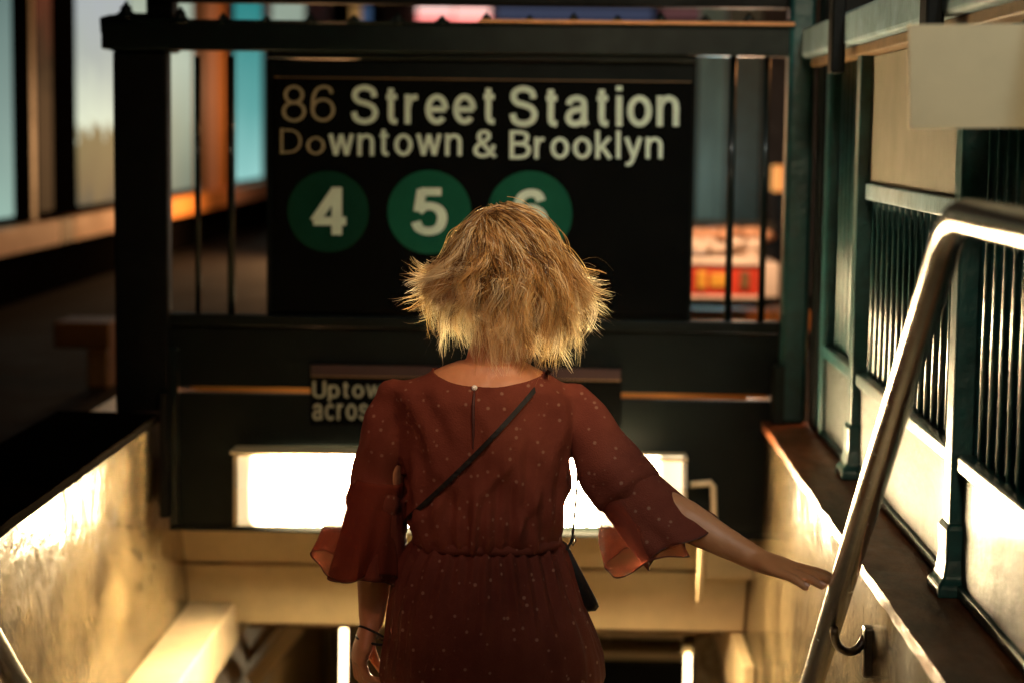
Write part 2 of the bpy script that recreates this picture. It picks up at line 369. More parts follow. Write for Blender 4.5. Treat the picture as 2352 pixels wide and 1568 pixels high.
# headwall with railing
hw = empty('sign_railing', (-.25, HY, 0), 'dark green railing and panel frame that carries the station sign over the stairs', 'railing')
def hbox(x0, x1, y0, y1, name, m, Y0=HY, Y1=HY+.05, parent=None, bevel=.004):
    xm = (x0+x1)/2; a = at(x0, y1, Y0); c = at(x1, y0, Y0)      # heights are read at the middle of the piece
    return MB().box((a.x, Y0, at(xm, y1, Y0).z), (c.x, Y1, at(xm, y0, Y0).z)).build(name, m, parent or hw, bevel=bevel)
hbox(232, 1832, 57, 122, 'top_rail', M['green'], HY-.05, HY+.02)
hbox(300, 1832, 51, 56, 'rail_moulding', M['green'], HY-.06, HY+.03, bevel=.003)
hbox(614, 1600, 123, 140, 'rail_lip', M['green'], HY-.015, HY+.05)
p0 = at(258, 118, HY-.03); p1 = at(388, 905, HY-.03)
MB().box((p0.x, HY-.03, .25), (p1.x, HY+.03, p0.z)).build('post', M['black'], hw, bevel=.006)
b = MB(); cx = (p0.x+p1.x)/2; cz = at(258,118,HY-.03).z; hwid = (p1.x-p0.x)/2
prof = [(hwid+.004,0),(hwid+.02,.012),(hwid+.012,.03),(hwid+.028,.045),(hwid+.03,.085),(hwid+.012,.092),(hwid*.6,.10)]
b.loft([[Vector((cx+sx*r, HY+.035+sy*r*.8, cz+h)) for sx, sy in ((-1,-1),(1,-1),(1,1),(-1,1))] for r, h in prof])
b.build('post_cap', M['black'], hw, bevel=.004)
hbox(1100, 1826, 48, 56, 'rail_glow_strip', M['rail_glow'], HY-.064, HY-.058, bevel=.002)  # strip painted orange as light catching the rail edge
def finial(px, py0, h, wpx):
    c = at(px, py0, HY-.03); r = wpx/2/879
    return MB().loft([[c+Vector((math.cos(a*math.pi/6)*r*k, math.sin(a*math.pi/6)*r*k, z)) for a in range(12)]
                      for k, z in ((1.1,-.004),(1,.006),(.5,h*.45),(.62,h*.55),(.3,h*.75),(.05,h))]).build('finial', M['green'], hw, smooth=True)
finial(290, 40, .042, 48); finial(415, 52, .042, 44)
for k in range(14): finial(512+k*100.7, 54, .022+.006*(k % 2 == 0), 34)
for x0, x1 in ((444,458),(519,537),(1672,1689),(1750,1766)):
    c = at((x0+x1)/2, 400, HY); top = at((x0+x1)/2, 130, HY); bot = at((x0+x1)/2-2, 750, HY)
    MB().tube([(c.x, HY+.02, bot.z), (c.x, HY+.02, top.z)], (x1-x0)/2/879, 12).build('bar', M['green'], hw, smooth=True)
hbox(612, 1600, 141, 731, 'sign_backing', M['green_dull'], HY, HY+.03)
hbox(388, 1812, 732, 757, 'middle_rail', M['green_dull'], HY-.02, HY+.05)
hbox(388, 1812, 758, 896, 'upper_panel', M['green_dull'], HY, HY+.03)
hbox(388, 1812, 911, 1216, 'lower_panel', M['green_dull'], HY-.005, HY+.03)
hbox(388, 1790, 1217, 1229, 'bottom_rail', M['black'], HY-.01, HY+.05)
a0 = at(364, 900, HY-.06); a1 = at(386, 1190, HY-.06)
MB().box((a0.x, HY-.06, a1.z), (a1.x, HY-.012, a0.z)).build('side_post', M['black'], hw, bevel=.004)
a0 = at(389, 800, HY-.02); a1 = at(412, 1200, HY-.02)
MB().box((a0.x, HY-.03, a1.z), (a1.x, HY-.022+.015, a0.z)).build('edge_strip', M['green'], hw, bevel=.003)
# right corner post, and the slim lower one
a0 = at(1812, 0, HY-.02); a1 = at(1846, 960, HY-.02)
MB().box((a0.x, HY-.06, .25), (a1.x, HY+.02, 1.75)).build('post', M['fence'], hw, bevel=.012)
a0 = at(1772, 835, HY-.03); a1 = at(1796, 1212, HY-.03)
MB().box((a0.x, HY-.06, a1.z), (a1.x, HY-.03, a0.z)).build('side_post', M['green'], hw, bevel=.008)
a0 = at(340, 0, HY+.05); a1 = at(402, 60, HY+.05)
MB().box((a0.x, HY+.02, a1.z), (a1.x, HY+.10, 1.75)).build('post', M['black'], hw, bevel=.006)
hbox(340, 1830, -150, 11, 'overhead_beam', M['black'], HY, HY+.08)

# station sign
sg = empty('station_sign', at(1106, 700, HY-.012), 'black enamel station name sign with three green numbered discs', 'sign')
hbox(626, 1592, 184, 722, 'board', M['signblack'], HY-.014, HY-.001, sg, bevel=.003)
hbox(630, 1588, 182, 184.5, 'trim', M['brown'], HY-.017, HY-.012, sg, bevel=0)
def zx(v): return 564.5+v*.52
def zy(v): return v*.52
SY = HY-.0165
for word, x0, x1, y0, y1, bo in [('86',160,394,378,540,.085),('Street',465,1100,376,551,.165),('Station',1165,1915,380,562,.175),
        ('D',152,246,569,680,.085),('o',268,350,605,684,.10),('wntown',365,955,573,690,.15),('&',1005,1110,575,700,.15),('Brooklyn',1165,1842,577,735,.155)]:  # thinner strokes on the left words also stand for dim light
    text_mesh(word, zx(x0), zx(x1), zy(y0), zy(y1), SY, M['letter_shaded' if word in ('86', 'D', 'o') else 'letter'], sg, bold=bo)  # left words get the darker colour as painted light falloff
for dgt, px, py, r in (('4',754,487,93),('5',986,488,96),('6',1217,491,97)):
    c = at(px, py, HY-.0145); rr = r/4573*5.19
    d = MB().prism([c+Vector((math.cos(k*math.pi/36)*rr, 0, math.sin(k*math.pi/36)*rr)) for k in range(72)], (0, -.002, 0)).build('route_disc', M['disc_shaded' if dgt == '4' else 'disc'], sg)  # left disc painted darker for the dim light there
    text_mesh(dgt, px-41, px+41, py-56, py+53, HY-.0175, M['letter'], d, 'numeral', .20)
# direction sign
ds = empty('direction_sign', at(1068, 980, HY-.012), 'small black sign with maroon band pointing uptown, behind the woman', 'sign')
hbox(712, 1428, 840, 979, 'board', M['signblack'], HY-.014, HY-.0055, ds, bevel=.002)
hbox(714, 1426, 842, 866, 'band', M['maroon'], HY-.0165, HY-.0142, ds, bevel=0)
hbox(714, 1426, 866.5, 869.5, 'trim', M['brown'], HY-.0165, HY-.0142, ds, bevel=0)
text_mesh('Uptown', 718, 908, 874, 921, SY, M['letter_dim'], ds, bold=.16)
text_mesh('across', 718, 874, 926, 964, SY, M['letter_dim'], ds, bold=.16)

# light fixture under the sign
fx = empty('light_fixture', at(1057, 1200, HY-.02), 'long lit fluorescent light fixture on the green panel below the signs', 'light')
def fring(px, grow=0):
    ys = [(1046-grow, .006), (1046-grow, .085), (1120, .115), (1192+grow*.6, .10), (1206+grow, .03), (1206+grow, .006)]
    return [at(px, py, HY-.005-d) for py, d in ys]
MB().loft([fring(546), fring(1568)]).build('diffuser', M['tube'], fx)
b = MB(); r0 = at(541, 1022, HY-.007); r1 = at(1575, 1045, HY-.007)
b.box((r0.x, HY-.105, r1.z), (r1.x, HY-.007, r0.z)); b.build('housing', M['cream'], fx, bevel=.004)
for px in (536, 1569):
    MB().loft([fring(px, 1), fring(px+9, 1)]).build('end_cap', M['cream_bright'], fx)
b = MB(); q = [at(1585,1112,HY-.05), at(1632,1108,HY-.05), at(1638,1116,HY-.05), at(1640,1190,HY-.05), at(1612,1230,HY-.05), at(1606,1380,HY-.05)]
tag(b.tube(q, .009, 10).build('conduit', M['cream'], smooth=True), 'bent cream conduit pipe at the right end of the light fixture', 'pipe')

# cream beam over the lower flight: an upper board and a lower one leaning away
def plank(y0, Y0, y1, Y1, name):
    z0 = at(1100, y0, Y0).z; z1 = at(1100, y1, Y1).z
    return MB().prism([(WL, Y0, z0), (WL, Y1, z1), (WL, Y1+.35, z1), (WL, Y0+.35, z0)], (WR-WL, 0, 0)).build(name, M['cream'], lb, bevel=.005)
lb = empty('lintel_beam', (-.25, 5.6, -.2), 'broad cream painted beam spanning the stairs below the light fixture', 'beam')
plank(1226, 5.50, 1299, 5.55, 'upper_board'); plank(1306, 5.555, 1440, 5.65, 'lower_board')
jb = MB(); a0 = at(1618, 1330, 5.45); a1 = at(1742, 1240, 5.45)
jb.box((a0.x, 5.45, a0.z), (a1.x, 5.54, a1.z)); tag(jb.build('junction_box', M['cream'], bevel=.008), 'cream junction box on the right end of the beam', 'box')

# lower passage
M['panel'] = mat('speckled_panel', (.46, .38, .24), .5, col2=(.17, .12, .06), vscale=45, bump=.3)
M['tiles'] = mat('brown_tiles', (.30, .19, .08), .35, var=.4, vscale=3)
ps = empty('passage_wall', (-.25, 9, -3.7), 'brown tiled wall at the foot of the stairs', 'wall')
MB().box((-3, 9.0, -3.8), (3, 9.2, -.3)).build('wall_face', M['tiles'], ps)
for k, (x0, x1) in enumerate([(690,705),(722,738),(756,770),(1390,1400)]):
    a0 = at(x0, 1568, 8.9); a1 = at(x1, 1420, 8.9)
    MB().box((a0.x, 8.9, -3.78), (a1.x, 9.0, a1.z)).build('pilaster', M['cream'] if k % 2 else M['brown'], ps)
for y0, y1, m in ((1440, 1462, 'cream'), (1500, 1512, 'cream'), (1524, 1600, 'black')):
    a0 = at(1385, y1, 8.2); a1 = at(1572, y0, 8.2)
    MB().box((a0.x-.6, 8.2, a0.z), (a1.x, 8.35, a1.z)).build('ledge', M[m], ps)
tag(MB().box((-1.4, 5.95, -.52), (1.4, 9.0, -.40)).build('passage_ceiling', M['brown']), 'brown ceiling of the lower passage behind the beam', 'ceiling')
MB_l = MB().box((-1.35, 5.87, -3.9), (-1.05, 9.0, -.5)); 
tag(MB_l.build('passage_side_wall', M['tiles']), 'brown tiled side wall of the lower flight on the left', 'wall')
tag(MB().box((.60, 5.87, -3.9), (.9, 9.0, -.5)).build('passage_side_wall', M['tiles']), 'brown tiled side wall of the lower flight on the right', 'wall')
def strut(p, q, w_, name, m, label, cat):
    p = Vector(p); q = Vector(q); d = (q-p).normalized(); s_ = d.cross(Vector((0,1,0))).normalized()*w_/2
    return tag(MB().prism([p-s_, p+s_, q+s_, q-s_], (0,.05,0)).build(name, m, bevel=.004), label, cat)
strut(at(575,1568,6.6), at(685,1440,6.6), .05, 'diagonal_brace', M['cream'], 'slanting cream brace under the left end of the beam', 'brace')
strut(at(520,1568,6.7), at(650,1410,6.7), .03, 'diagonal_brace', M['brown'], 'slanting brown brace beside the cream duct', 'brace')
for (px, y0, sx, lab) in ((790, 1432, .011, 'bright vertical tube light left of the woman below the beam'), (1580, 1502, .010, 'bright vertical tube light right of the woman below the beam')):
    a = at(px, y0, 7.4); b_ = at(px-3, 1700, 7.4)
    t = empty('tube_light', b_, lab, 'light', 'upright tube lights in the lower passage')
    MB().tube([b_, a], sx, 12).build('lit_tube', M['tube2'], t, smooth=True)
    MB().box((a.x-.02, 7.41, a.z), (a.x+.02, 7.45, a.z+.03)).build('end_holder', M['cream'], t)
pn = empty('wall_panel', at(1665,1568,6.9), 'speckled cream panel with a diagonal strip below the right end of the beam', 'panel')
MB().prism([at(1600,1700,6.9), at(1600,1468,6.9), at(1640,1450,6.9), at(1735,1450,6.9), at(1745,1700,6.9)][::-1], (0,.04,0)).build('panel_face', M['panel'], pn)
d = MB(); p, q = at(1645,1462,6.88), at(1740,1580,6.88); d.prism([p, p+Vector((.02,0,.0)), q+Vector((.02,0,0)), q], (0,.018,0)).build('strip', M['brown'], pn)

# ------------------------------------------------------------------ right hand fence
fc = empty('side_fence', (.67, 4.0, .25), 'teal iron fence with thin bars and kick plates on the brown right coping', 'fence')
FX0, FX1 = .655, .70
def fpost(Y, z1=1.19, w_=.062, m='fence'):
    MB().box((FX0-.008, Y, .25), (FX0-.008+w_, Y+.055, z1)).build('post', M[m], fc, bevel=.004)
    c = Vector((FX0+.023, Y+.027, .25))
    MB().loft([[c+Vector((sx*r, sy*r, h)) for sx, sy in ((-1,-1),(1,-1),(1,1),(-1,1))] for r, h in ((.050,0),(.050,.018),(.040,.03),(.036,.06),(.037,.11),(.032,.12))]).build('post_foot', M['fence'], fc, bevel=.004)
for Y in (2.15, 3.22, 4.33): fpost(Y)
MB().box((FX0, 4.88, .25), (FX0+.05, 4.95, 1.19)).build('post', M['fence'], fc, bevel=.01)
spans = [(2.205, 3.22), (3.275, 4.33), (4.385, 4.88)]
for k, (y0, y1) in enumerate(spans):
    MB().box((FX0+.012, y0, .27), (FX0+.024, y1, .455)).build('kick_plate', M['kick'], fc)
    MB().box((FX0, y0, .455), (FX0+.045, y1, .485)).build('bottom_rail', M['fence'], fc, bevel=.005)
    MB().box((FX0+.004, y0, .252), (FX0+.03, y1, .272)).build('foot_rail', M['fence'], fc, bevel=.003)
    ztop = 1.175 if k != 1 else .86
    yy = y0+.03
    while yy < y1-.02:
        MB().tube([(FX0+.03, yy, .48), (FX0+.03, yy, ztop)], .0095, 8).build('bar', M['fence'], fc, smooth=True); yy += .066
    if k == 1:
        MB().box((FX0+.008, y0, .86), (FX0+.04, y1, .895)).build('middle_rail', M['rail_grey'], fc, bevel=.004)
        MB().box((FX0+.018, y0, .896), (FX0+.03, y1, 1.165)).build('infill_panel', M['tan'], fc)
MB().box((FX0-.045, .9, 1.19), (FX0+.075, 5.1, 1.262)).build('top_rail', M['rail_grey'], fc, bevel=.008)
MB().box((FX0-.02, .9, 1.168), (FX0+.05, 5.1, 1.189)).build('rail_lip', M['brown'], fc, bevel=.003)
for Y in (4.36, 3.25): 
    c = Vector((FX0-.05, Y+.02, 1.19))
    MB().prism([c+Vector(v) for v in ((-.02,-.03,-.06),(-.02,.03,-.06),(-.02,.035,.12),(-.02,-.035,.12))], (.03,0,0)).build('clamp', M['black'], fc, bevel=.005)
MB().box((.655, 5.0, .25), (.80, 5.12, 1.70)).build('end_pier', M['black'], fc, bevel=.008)
MB().box((.71, 2.0, .25), (.76, 5.1, .50)).build('backing_plate', M['fence'], fc)
# dark hoarding behind the bars keeps the street out of view
MB().box((.86, 2.1, .25), (.90, 5.1, 1.18)).build('back_panel', M['black'], fc)

nb = empty('notice_board', at(2220, 295, 2.6), 'blank cream notice board hung across the near fence bars at upper right', 'sign')
a0 = at(2089, 296, 2.6); a1 = at(2087, 57, 2.6); a2 = at(2424, 54, 2.6); a3 = at(2424, 294, 2.6)
MB().prism([a0, a3, a2, a1], (0, .008, 0)).build('board', M['notice'], nb)
MB().box((.62, 2.609, a1.z-.09), (.66, 2.63, a1.z-.06)).build('bracket', M['fence'], nb)

# ------------------------------------------------------------------ handrails
def handrail(x, side, label):
    hr = empty('handrail', (x, 3.2, 0), label, 'handrail', 'steel handrails on both stair walls')
    Z0 = .905; Yb = 2.43; sl = .78; pts = [Vector((x, 1.2, Z0)), Vector((x, 1.9, Z0))]
    d = Vector((0, 1, -sl)).normalized(); k0 = Vector((x, Yb, Z0)); r = .075
    A = k0-Vector((0, r, 0)); B = k0+d*r
    for i in range(11):
        t = i/10; pts.append(A*(1-t)**2+k0*2*t*(1-t)+B*t*t)
    pts.append(k0+d*3.0)
    MB().tube(pts, .0213, 28).build('rail', M['steel'], hr, smooth=True)
    for Y in (3.36, 4.5):
        z = Z0-sl*(Y-Yb); wx = WR if side > 0 else WL
        q = [Vector((x, Y-.02, z-.018)), Vector((x+side*.006, Y, z-.050)), Vector((x+side*.026, Y+.01, z-.068)), Vector((x+side*.048, Y+.02, z-.066)), Vector((wx-side*.012, Y+.03, z-.045))]
        q2 = [];                                # smooth
        for i in range(len(q)-1):
            for t in (0, .33, .66): q2.append(q[i].lerp(q[i+1], t))
        q2.append(q[-1])
        for _ in range(2): q2 = [q2[0]]+[(q2[i-1]+q2[i]*2+q2[i+1])/4 for i in range(1, len(q2)-1)]+[q2[-1]]
        br = MB().tube(q2, .0075, 12).build('bracket', M['iron'], hr, smooth=True)
        MB().box((min(wx-side*.016, wx+side*.01), Y+.015, z-.115), (max(wx-side*.016, wx+side*.01), Y+.045, z-.025)).build('wall_plate', M['iron'], br, bevel=.005)
    return hr
handrail(.482, 1, 'thick polished steel handrail at right that the woman reaches for')
handrail(-1.008, -1, 'steel handrail just entering the lower left corner by the plaster wall')

# ------------------------------------------------------------------ street behind
SX = -2.9
sf = empty('shop_building', (SX, 15, 0), 'shop front with lit windows and orange sill on the left of the street', 'building')
G = {'blue': glow_mat('lit_window_blue', [(0,(.25,.42,.36)),(.35,(.16,.27,.25)),(1,(.05,.09,.09))], 1.1, .45, 2.2),
 'white': glow_mat('lit_window_white', [(0,(.04,.05,.04)),(.10,(.10,.08,.04)),(.34,(.13,.11,.05)),(.36,(.46,.52,.40)),(.7,(.26,.30,.28)),(1,(.26,.29,.31))], 1.5, .45, 1.9, 3.5, .75),
 'pale': glow_mat('lit_window_pale', [(0,(.12,.15,.11)),(.3,(.22,.26,.19)),(.6,(.32,.38,.30)),(1,(.20,.25,.20))], 1.4, .45, 2.2),
 'teal': glow_mat('lit_window_teal', [(0,(.30,.62,.58)),(.4,(.12,.38,.36)),(1,(.02,.22,.22))], 1.0, .5, 2.2),
 'dim': glow_mat('dim_window', [(0,(.010,.008,.004)),(.5,(.04,.022,.01)),(.6,(.008,.006,.004)),(1,(.10,.02,.01))], 1.0, .45, 1.9, 6, 1.0)}
M['orange'] = mat('orange_sill', (.85, .34, .08), .5, var=.15, vscale=3)
M['peach'] = mat('peach_column', (.80, .45, .28), .5, var=.1)
MB().box((SX-6, 7, 0), (SX-.12, 34, .34)).build('base_wall', M['matte_black'], sf)
MB().box((SX-6, 7, 2.9), (SX-.10, 34, 9)).build('wall', M['brick'], sf)
MB().box((SX-6.2, 7, .34), (SX-1.2, 34, 2.9)).build('inner_wall', M['black'], sf)
def win(p0, p1, g, ):
    y0 = at(p0, 500, X=SX-.05).y; y1 = at(p1, 500, X=SX-.05).y
    f = MB().box((SX-.10, y0, .46), (SX-.06, y1, 2.9)).build('window', M['matte_black'], sf)
    MB().box((SX-.058, y0+.03, .50), (SX-.05, y1-.03, 2.85)).build('pane', G[g], f)
def col(p0, p1, m, zlo=.46, dxx=-.045):
    y0 = at(p0, 500, X=SX+dxx).y; y1 = at(p1, 500, X=SX+dxx).y
    MB().box((SX-.12, y0, zlo), (SX+dxx, y1, 2.9)).build('column', M[m], sf)
win(-120, 36, 'blue'); col(36, 74, 'matte_black'); col(74, 84, 'cream'); win(86, 126, 'dim'); col(127, 176, 'matte_black'); win(178, 300, 'white')
win(301, 446, 'pale'); col(447, 474, 'brown'); col(475, 500, 'peach'); col(500, 520, 'orange'); col(521, 539, 'black'); win(540, 603, 'teal'); col(604, 622, 'rail_grey')
win(625, 700, 'pale'); col(700, 760, 'black')
for p0, p1, m in ((-120, 128, 'peach'), (129, 160, 'brown'), (161, 520, 'orange'), (520, 760, 'peach')):
    y0 = at(p0, 580, X=SX).y; y1 = at(p1, 580, X=SX).y
    MB().box((SX-.12, y0, .315), (SX+.03, y1, .455)).build('sill', M[m], sf)
lamp('shop_fill', 'AREA', (SX+1.1, 15.2, .75), 60, (1.0, .50, .20), 1.0, (SX, 14.5, 1.0))  # added lamp facing the shop front to brighten the sill
lamp('shop_fill', 'POINT', (SX+.9, 17.4, 1.3), 22, (1.0, .52, .28), .2)  # added lamp to brighten the peach column

ft = empty('far_building', (3, 27, 0), 'dark building across the avenue with small lit shop signs', 'building')
MB().box((-2.4, 27, 0), (14, 33, 11)).build('wall', M['brick'], ft)
def fsign(x0, x1, y0, y1, colr, st, name='lit_sign'):
    a0 = at(x0, y1, 26.9); a1 = at(x1, y0, 26.9)
    MB().box((a0.x, 26.9, a0.z), (a1.x, 26.99, a1.z)).build(name, mat(name+'_face', colr, .5, emit=colr, estr=st*1.5), ft)
fsign(566, 612, 8, 56, (.02, .35, .42), .9); fsign(622, 676, 8, 56, (.02, .42, .28), .8); fsign(678, 694, 8, 56, (.55,.45,.25), .7)
fsign(698, 712, 14, 40, (.5,.25,.06), .6); fsign(806, 828, 14, 56, (.3,.16,.05), .6); fsign(832, 850, 14, 56, (.03,.06,.12), .8)
fsign(958, 1040, 14, 34, (.85,.55,.50), .9); fsign(958, 1040, 34, 60, (.85,.22,.20), .9); fsign(1044, 1126, 14, 40, (.9,.50,.45), .9); fsign(1044, 1126, 40, 62, (.9,.25,.22), .9)
fsign(1140, 1500, 18, 46, (.04,.05,.09), .6, 'lit_window'); fsign(1520, 1700, 18, 44, (.12,.05,.05), .5, 'lit_window'); fsign(1720, 1812, 20, 46, (.16,.10,.08), .6, 'lit_window')
fsign(1720, 1790, 16, 22, (.6,.25,.12), .8, 'lit_window')
# right side: teal shutter and dark piers
rs = empty('kiosk', (2.0, 12.2, 0), 'street kiosk with ribbed teal shutter seen through the bars right of the sign', 'kiosk')
M['teal'] = mat('teal_shutter', (.22, .42, .40), .4, var=.45, vscale=4, stretch=(4,1,.4))
a0 = at(1598, 505, 12.2); a1 = at(1668, 100, 12.2); a2 = at(1830, 505, 12.2)
b = MB(); n = 9
for k in range(n):
    x0 = a0.x+(a1.x-a0.x)*k/n; x1 = a0.x+(a1.x-a0.x)*(k+.8)/n; b.box((x0, 12.17, a0.z), (x1, 12.2, 2.6))
b.box((a0.x, 12.201, a0.z), (a1.x, 12.25, 2.6)); b.build('shutter', M['teal'], rs)
MB().box((a1.x+.01, 12.2, 0), (a1.x+.22, 12.5, 2.6)).build('pier', M['fence'], rs)
MB().box((a1.x+.24, 12.3, 0), (a2.x+1, 12.6, 2.6)).build('wall', M['brick'], rs)
MB().box((a0.x-.05, 12.15, a0.z-.10), (a2.x, 12.6, a0.z-.01)).build('counter', M['brown'], rs)
a0 = at(1776, 440, 11); a1 = at(1822, 382, 11)
hs = empty('hanging_sign', (a0.x, 11, a0.z), 'small lit orange box sign beside the right corner post', 'sign')
MB().box((a0.x, 11, a0.z), (a1.x, 11.1, a1.z)).build('lit_face', mat('orange_sign_face', (.8,.3,.08), .5, emit=(.9,.30,.07), estr=.7), hs)
MB().box((a0.x+.03, 11.11, 0), (a0.x+.07, 11.15, a1.z)).build('pole', M['black'], hs)
# vendor stand
M['red'] = mat('red_paint', (.62, .05, .02), .45, var=.2); M['yellow'] = mat('yellow_paint', (.75, .38, .04), .5, var=.2)
M['white'] = mat('white_paint', (.75, .62, .52), .5, var=.15)
vd = empty('vendor_stand', (1.1, 9.0, 0), 'red and white street vendor stand seen through the railing on the right', 'stand')
def vb(x0, x1, y0, y1, name, m, Y=9.0, d=.4):
    a = at(x0, y1, Y); c = at(x1, y0, Y); MB().box((a.x, Y, a.z), (c.x, Y+d, c.z)).build(name, M[m], vd, bevel=.006)
vb(1560, 1745, 610, 680, 'front_panel', 'red'); vb(1746, 1790, 606, 684, 'side_panel', 'white', 9.0, .42)
vb(1560, 1745, 594, 609, 'edge_strip', 'white', 8.98); vb(1560, 1745, 681, 687, 'lower_strip', 'white', 8.98)
vb(1600, 1624, 622, 664, 'label_patch', 'yellow', 8.98, .015); vb(1630, 1668, 628, 660, 'label_patch', 'yellow', 8.985, .01); vb(1700, 1722, 624, 664, 'label_patch', 'brown', 8.98, .015)
vb(1560, 1770, 688, 704, 'shelf', 'black', 9.0, .5)
for x0, x1 in ((1560, 1572), (1770, 1780)): vb(x0, x1, 705, 1000, 'leg', 'black', 9.2, .05)
b = MB()
for k in range(26):
    c = at(1575+random.random()*180, 555+random.random()*32, 9.1+random.random()*.2); b.ball(c, (.05, .05, .025), 10, 6)
b.build('goods', M['white'], vd, smooth=True)
b = MB()
for k in range(14):
    c = at(1585+random.random()*170, 532+random.random()*14, 9.3+random.random()*.1); b.ball(c, (.06, .05, .03), 10, 6)
b.build('cover', M['peach'], vd, smooth=True)
lamp('backdrop_fill', 'POINT', at(1650, 420, 10.9), 8, (.55, .95, 1.0), .1)  # added unseen lamp to brighten the kiosk shutter
lamp('backdrop_fill', 'POINT', at(1700, 420, 8.6), 24, (1.0, .62, .36), .08)  # added unseen lamp to brighten the vendor stand
bb = MB(); a = at(1560, 760, 9.6); c = at(1860, 715, 9.6); bb.box((a.x, 9.6, a.z), (c.x, 9.9, c.z))
tag(bb.build('low_planter', M['orange'], bevel=.01), 'low orange lit planter edge behind the vendor stand', 'planter')
lamp('backdrop_fill', 'POINT', (1.3, 6.3, .33), .5, (1.0, .5, .12), .05)  # added unseen orange point light
# glowing gap under the sign panel: an added orange board stands in for leaking light
gp = MB(); a = at(440, 912, 6.4); c = at(1760, 886, 6.4); gp.box((a.x, 6.4, a.z-.05), (c.x, 6.44, c.z+.05))
tag(gp.build('slot_glow_board', M['orange']), 'orange board added behind the slot under the station sign for its glow', 'board')
lamp('backdrop_fill', 'POINT', (.35, 6.1, .3), 1.0, (1.0, .55, .15), .05); lamp('backdrop_fill', 'POINT', (-.7, 6.1, .3), 1.6, (1.0, .75, .4), .05)  # two added lamps light the board in the slot

bxp = at(185, 890, Z=0.0)
cb = empty('cardboard_box', at(185, 880, 7.5), 'dim brown cardboard box left on the dark pavement below the shop front', 'box')
a = at(122, 800, 7.5); c = at(252, 742, 7.5); MB().box((a.x, 7.5, a.z), (c.x, 7.75, c.z)).build('upper_part', M['brown'], cb, bevel=.01)
a = at(200, 890, 7.5); c = at(248, 801, 7.5); MB().box((a.x, 7.5, 0), (c.x, 7.7, c.z)).build('foot', M['brown'], cb, bevel=.01)

# ------------------------------------------------------------------ the woman
PY = 3.50; PXM = 4573/3.5
def remesh(mb, vox, smooth_it=6, disp=None):
    me = bpy.data.meshes.new('tmp'); me.from_pydata(mb.v, [], mb.f); me.update()
    o = bpy.data.objects.new('tmp', me); C.objects.link(o)
    import bmesh as _bm
    bmm = _bm.new(); bmm.from_mesh(me); _bm.ops.recalc_face_normals(bmm, faces=bmm.faces); bmm.to_mesh(me); bmm.free()
    r = o.modifiers.new('r', 'REMESH'); r.mode = 'VOXEL'; r.voxel_size = vox; r.adaptivity = 0
    s = o.modifiers.new('s', 'SMOOTH'); s.factor = .5; s.iterations = smooth_it
    dg = bpy.context.evaluated_depsgraph_get(); out = bpy.data.meshes.new_from_object(o.evaluated_get(dg))
    bpy.data.objects.remove(o)
    if disp:
        n = len(out.vertices); co = np.empty(n*3); out.vertices.foreach_get('co', co)
        nm = np.empty(n*3, np.float32); out.vertex_normals.foreach_get('vector', nm); co = co.reshape(-1, 3); nm = nm.reshape(-1, 3)
        dd = np.array([disp(Vector(c), Vector(m_)) for c, m_ in zip(co, nm)])[:, None]
        out.vertices.foreach_set('co', (co+nm*dd).ravel()); out.update()
    return out
def mesh_ob(me, name, m, parent=None):
    me.materials.clear(); me.materials.append(m); me.polygons.foreach_set('use_smooth', [True]*len(me.polygons))
    me.name = name; o = bpy.data.objects.new(name, me); C.objects.link(o)
    if parent: par(o, parent)
    return o
def ering(y, xl, xr, thick, Yc=PY, n=40, e=2.3, yc=None):
    """horizontal cross-section: left/right silhouette at picture height y; thick = half depth"""
    a = at(xl, y, Yc); c = at(xr, y, Yc); mid = (a+c)/2; rx = (c.x-a.x)/2; out = []
    for k in range(n):
        t = 2*math.pi*k/n; ct, st = math.cos(t), math.sin(t)
        out.append(Vector((mid.x+rx*math.copysign(abs(ct)**(2/e), ct), Yc+thick*math.copysign(abs(st)**(2/e), st), mid.z)))
    return out
# hips, legs
HIP = at(1125, 1440, PY)
Lh = Vector((HIP.x-.085, PY, -.0)); Rh = Vector((HIP.x+.085, PY, -.0))
Lk = Vector((Lh.x-.01, PY+.16, -.34)); La = Vector((Lh.x-.0, PY-.01, -.665))
Rk = Vector((Rh.x+.01, PY+.13, -.42)); Ra = Vector((Rh.x+.01, PY+.20, -.845))
def foot(mb, a, s=1.0):
    mb.tube([a+Vector((0,-.035,-.025)), a+Vector((0,.03,-.03)), a+Vector((0,.10,-.045)), a+Vector((0,.155,-.048))], [.028*s,.031*s,.024*s,.017*s], 16, round_ends=True)
# arm joints
LS = at(905, 915, PY); LE = at(868, 1215, PY+.03); LW = at(853, 1425, PY+.01)
RS = at(1318, 905, PY); RE = at(1492, 1150, PY-.05); RW = at(1742, 1286, 3.375)
HC = at(1168, 632, PY+.015)
NB = at(1130, 850, PY+.01)                      # base of neck
body = MB()
body.loft([ering(1250, 975, 1262, .078), ering(1180, 972, 1264, .080), ering(1080, 960, 1278, .084), ering(980, 945, 1290, .086), ering(920, 935, 1298, .082),
           ering(885, 945, 1290, .074), ering(868, 965, 1272, .066), ering(850, 1000, 1245, .056), ering(830, 1050, 1205, .050)])
body.loft([ering(1490, 930, 1320, .105), ering(1420, 935, 1310, .105), ering(1340, 945, 1290, .095), ering(1240, 970, 1262, .080)])
body.tube([NB+Vector((0,0,-.05)), NB+Vector((.005,.0,.02)), HC+Vector((0,-.005,-.07)), HC+Vector((0,.0,-.03))], [.062,.050,.048,.05], 24)
body.ball(HC+Vector((0,-.012,.020)), (.074,.090,.092), 28, 18)          # cranium
body.ball(HC+Vector((0,.030,-.035)), (.058,.062,.078), 24, 16)          # face and jaw
body.ball(HC+Vector((0,.078,-.092)), (.020,.016,.016))                  # chin
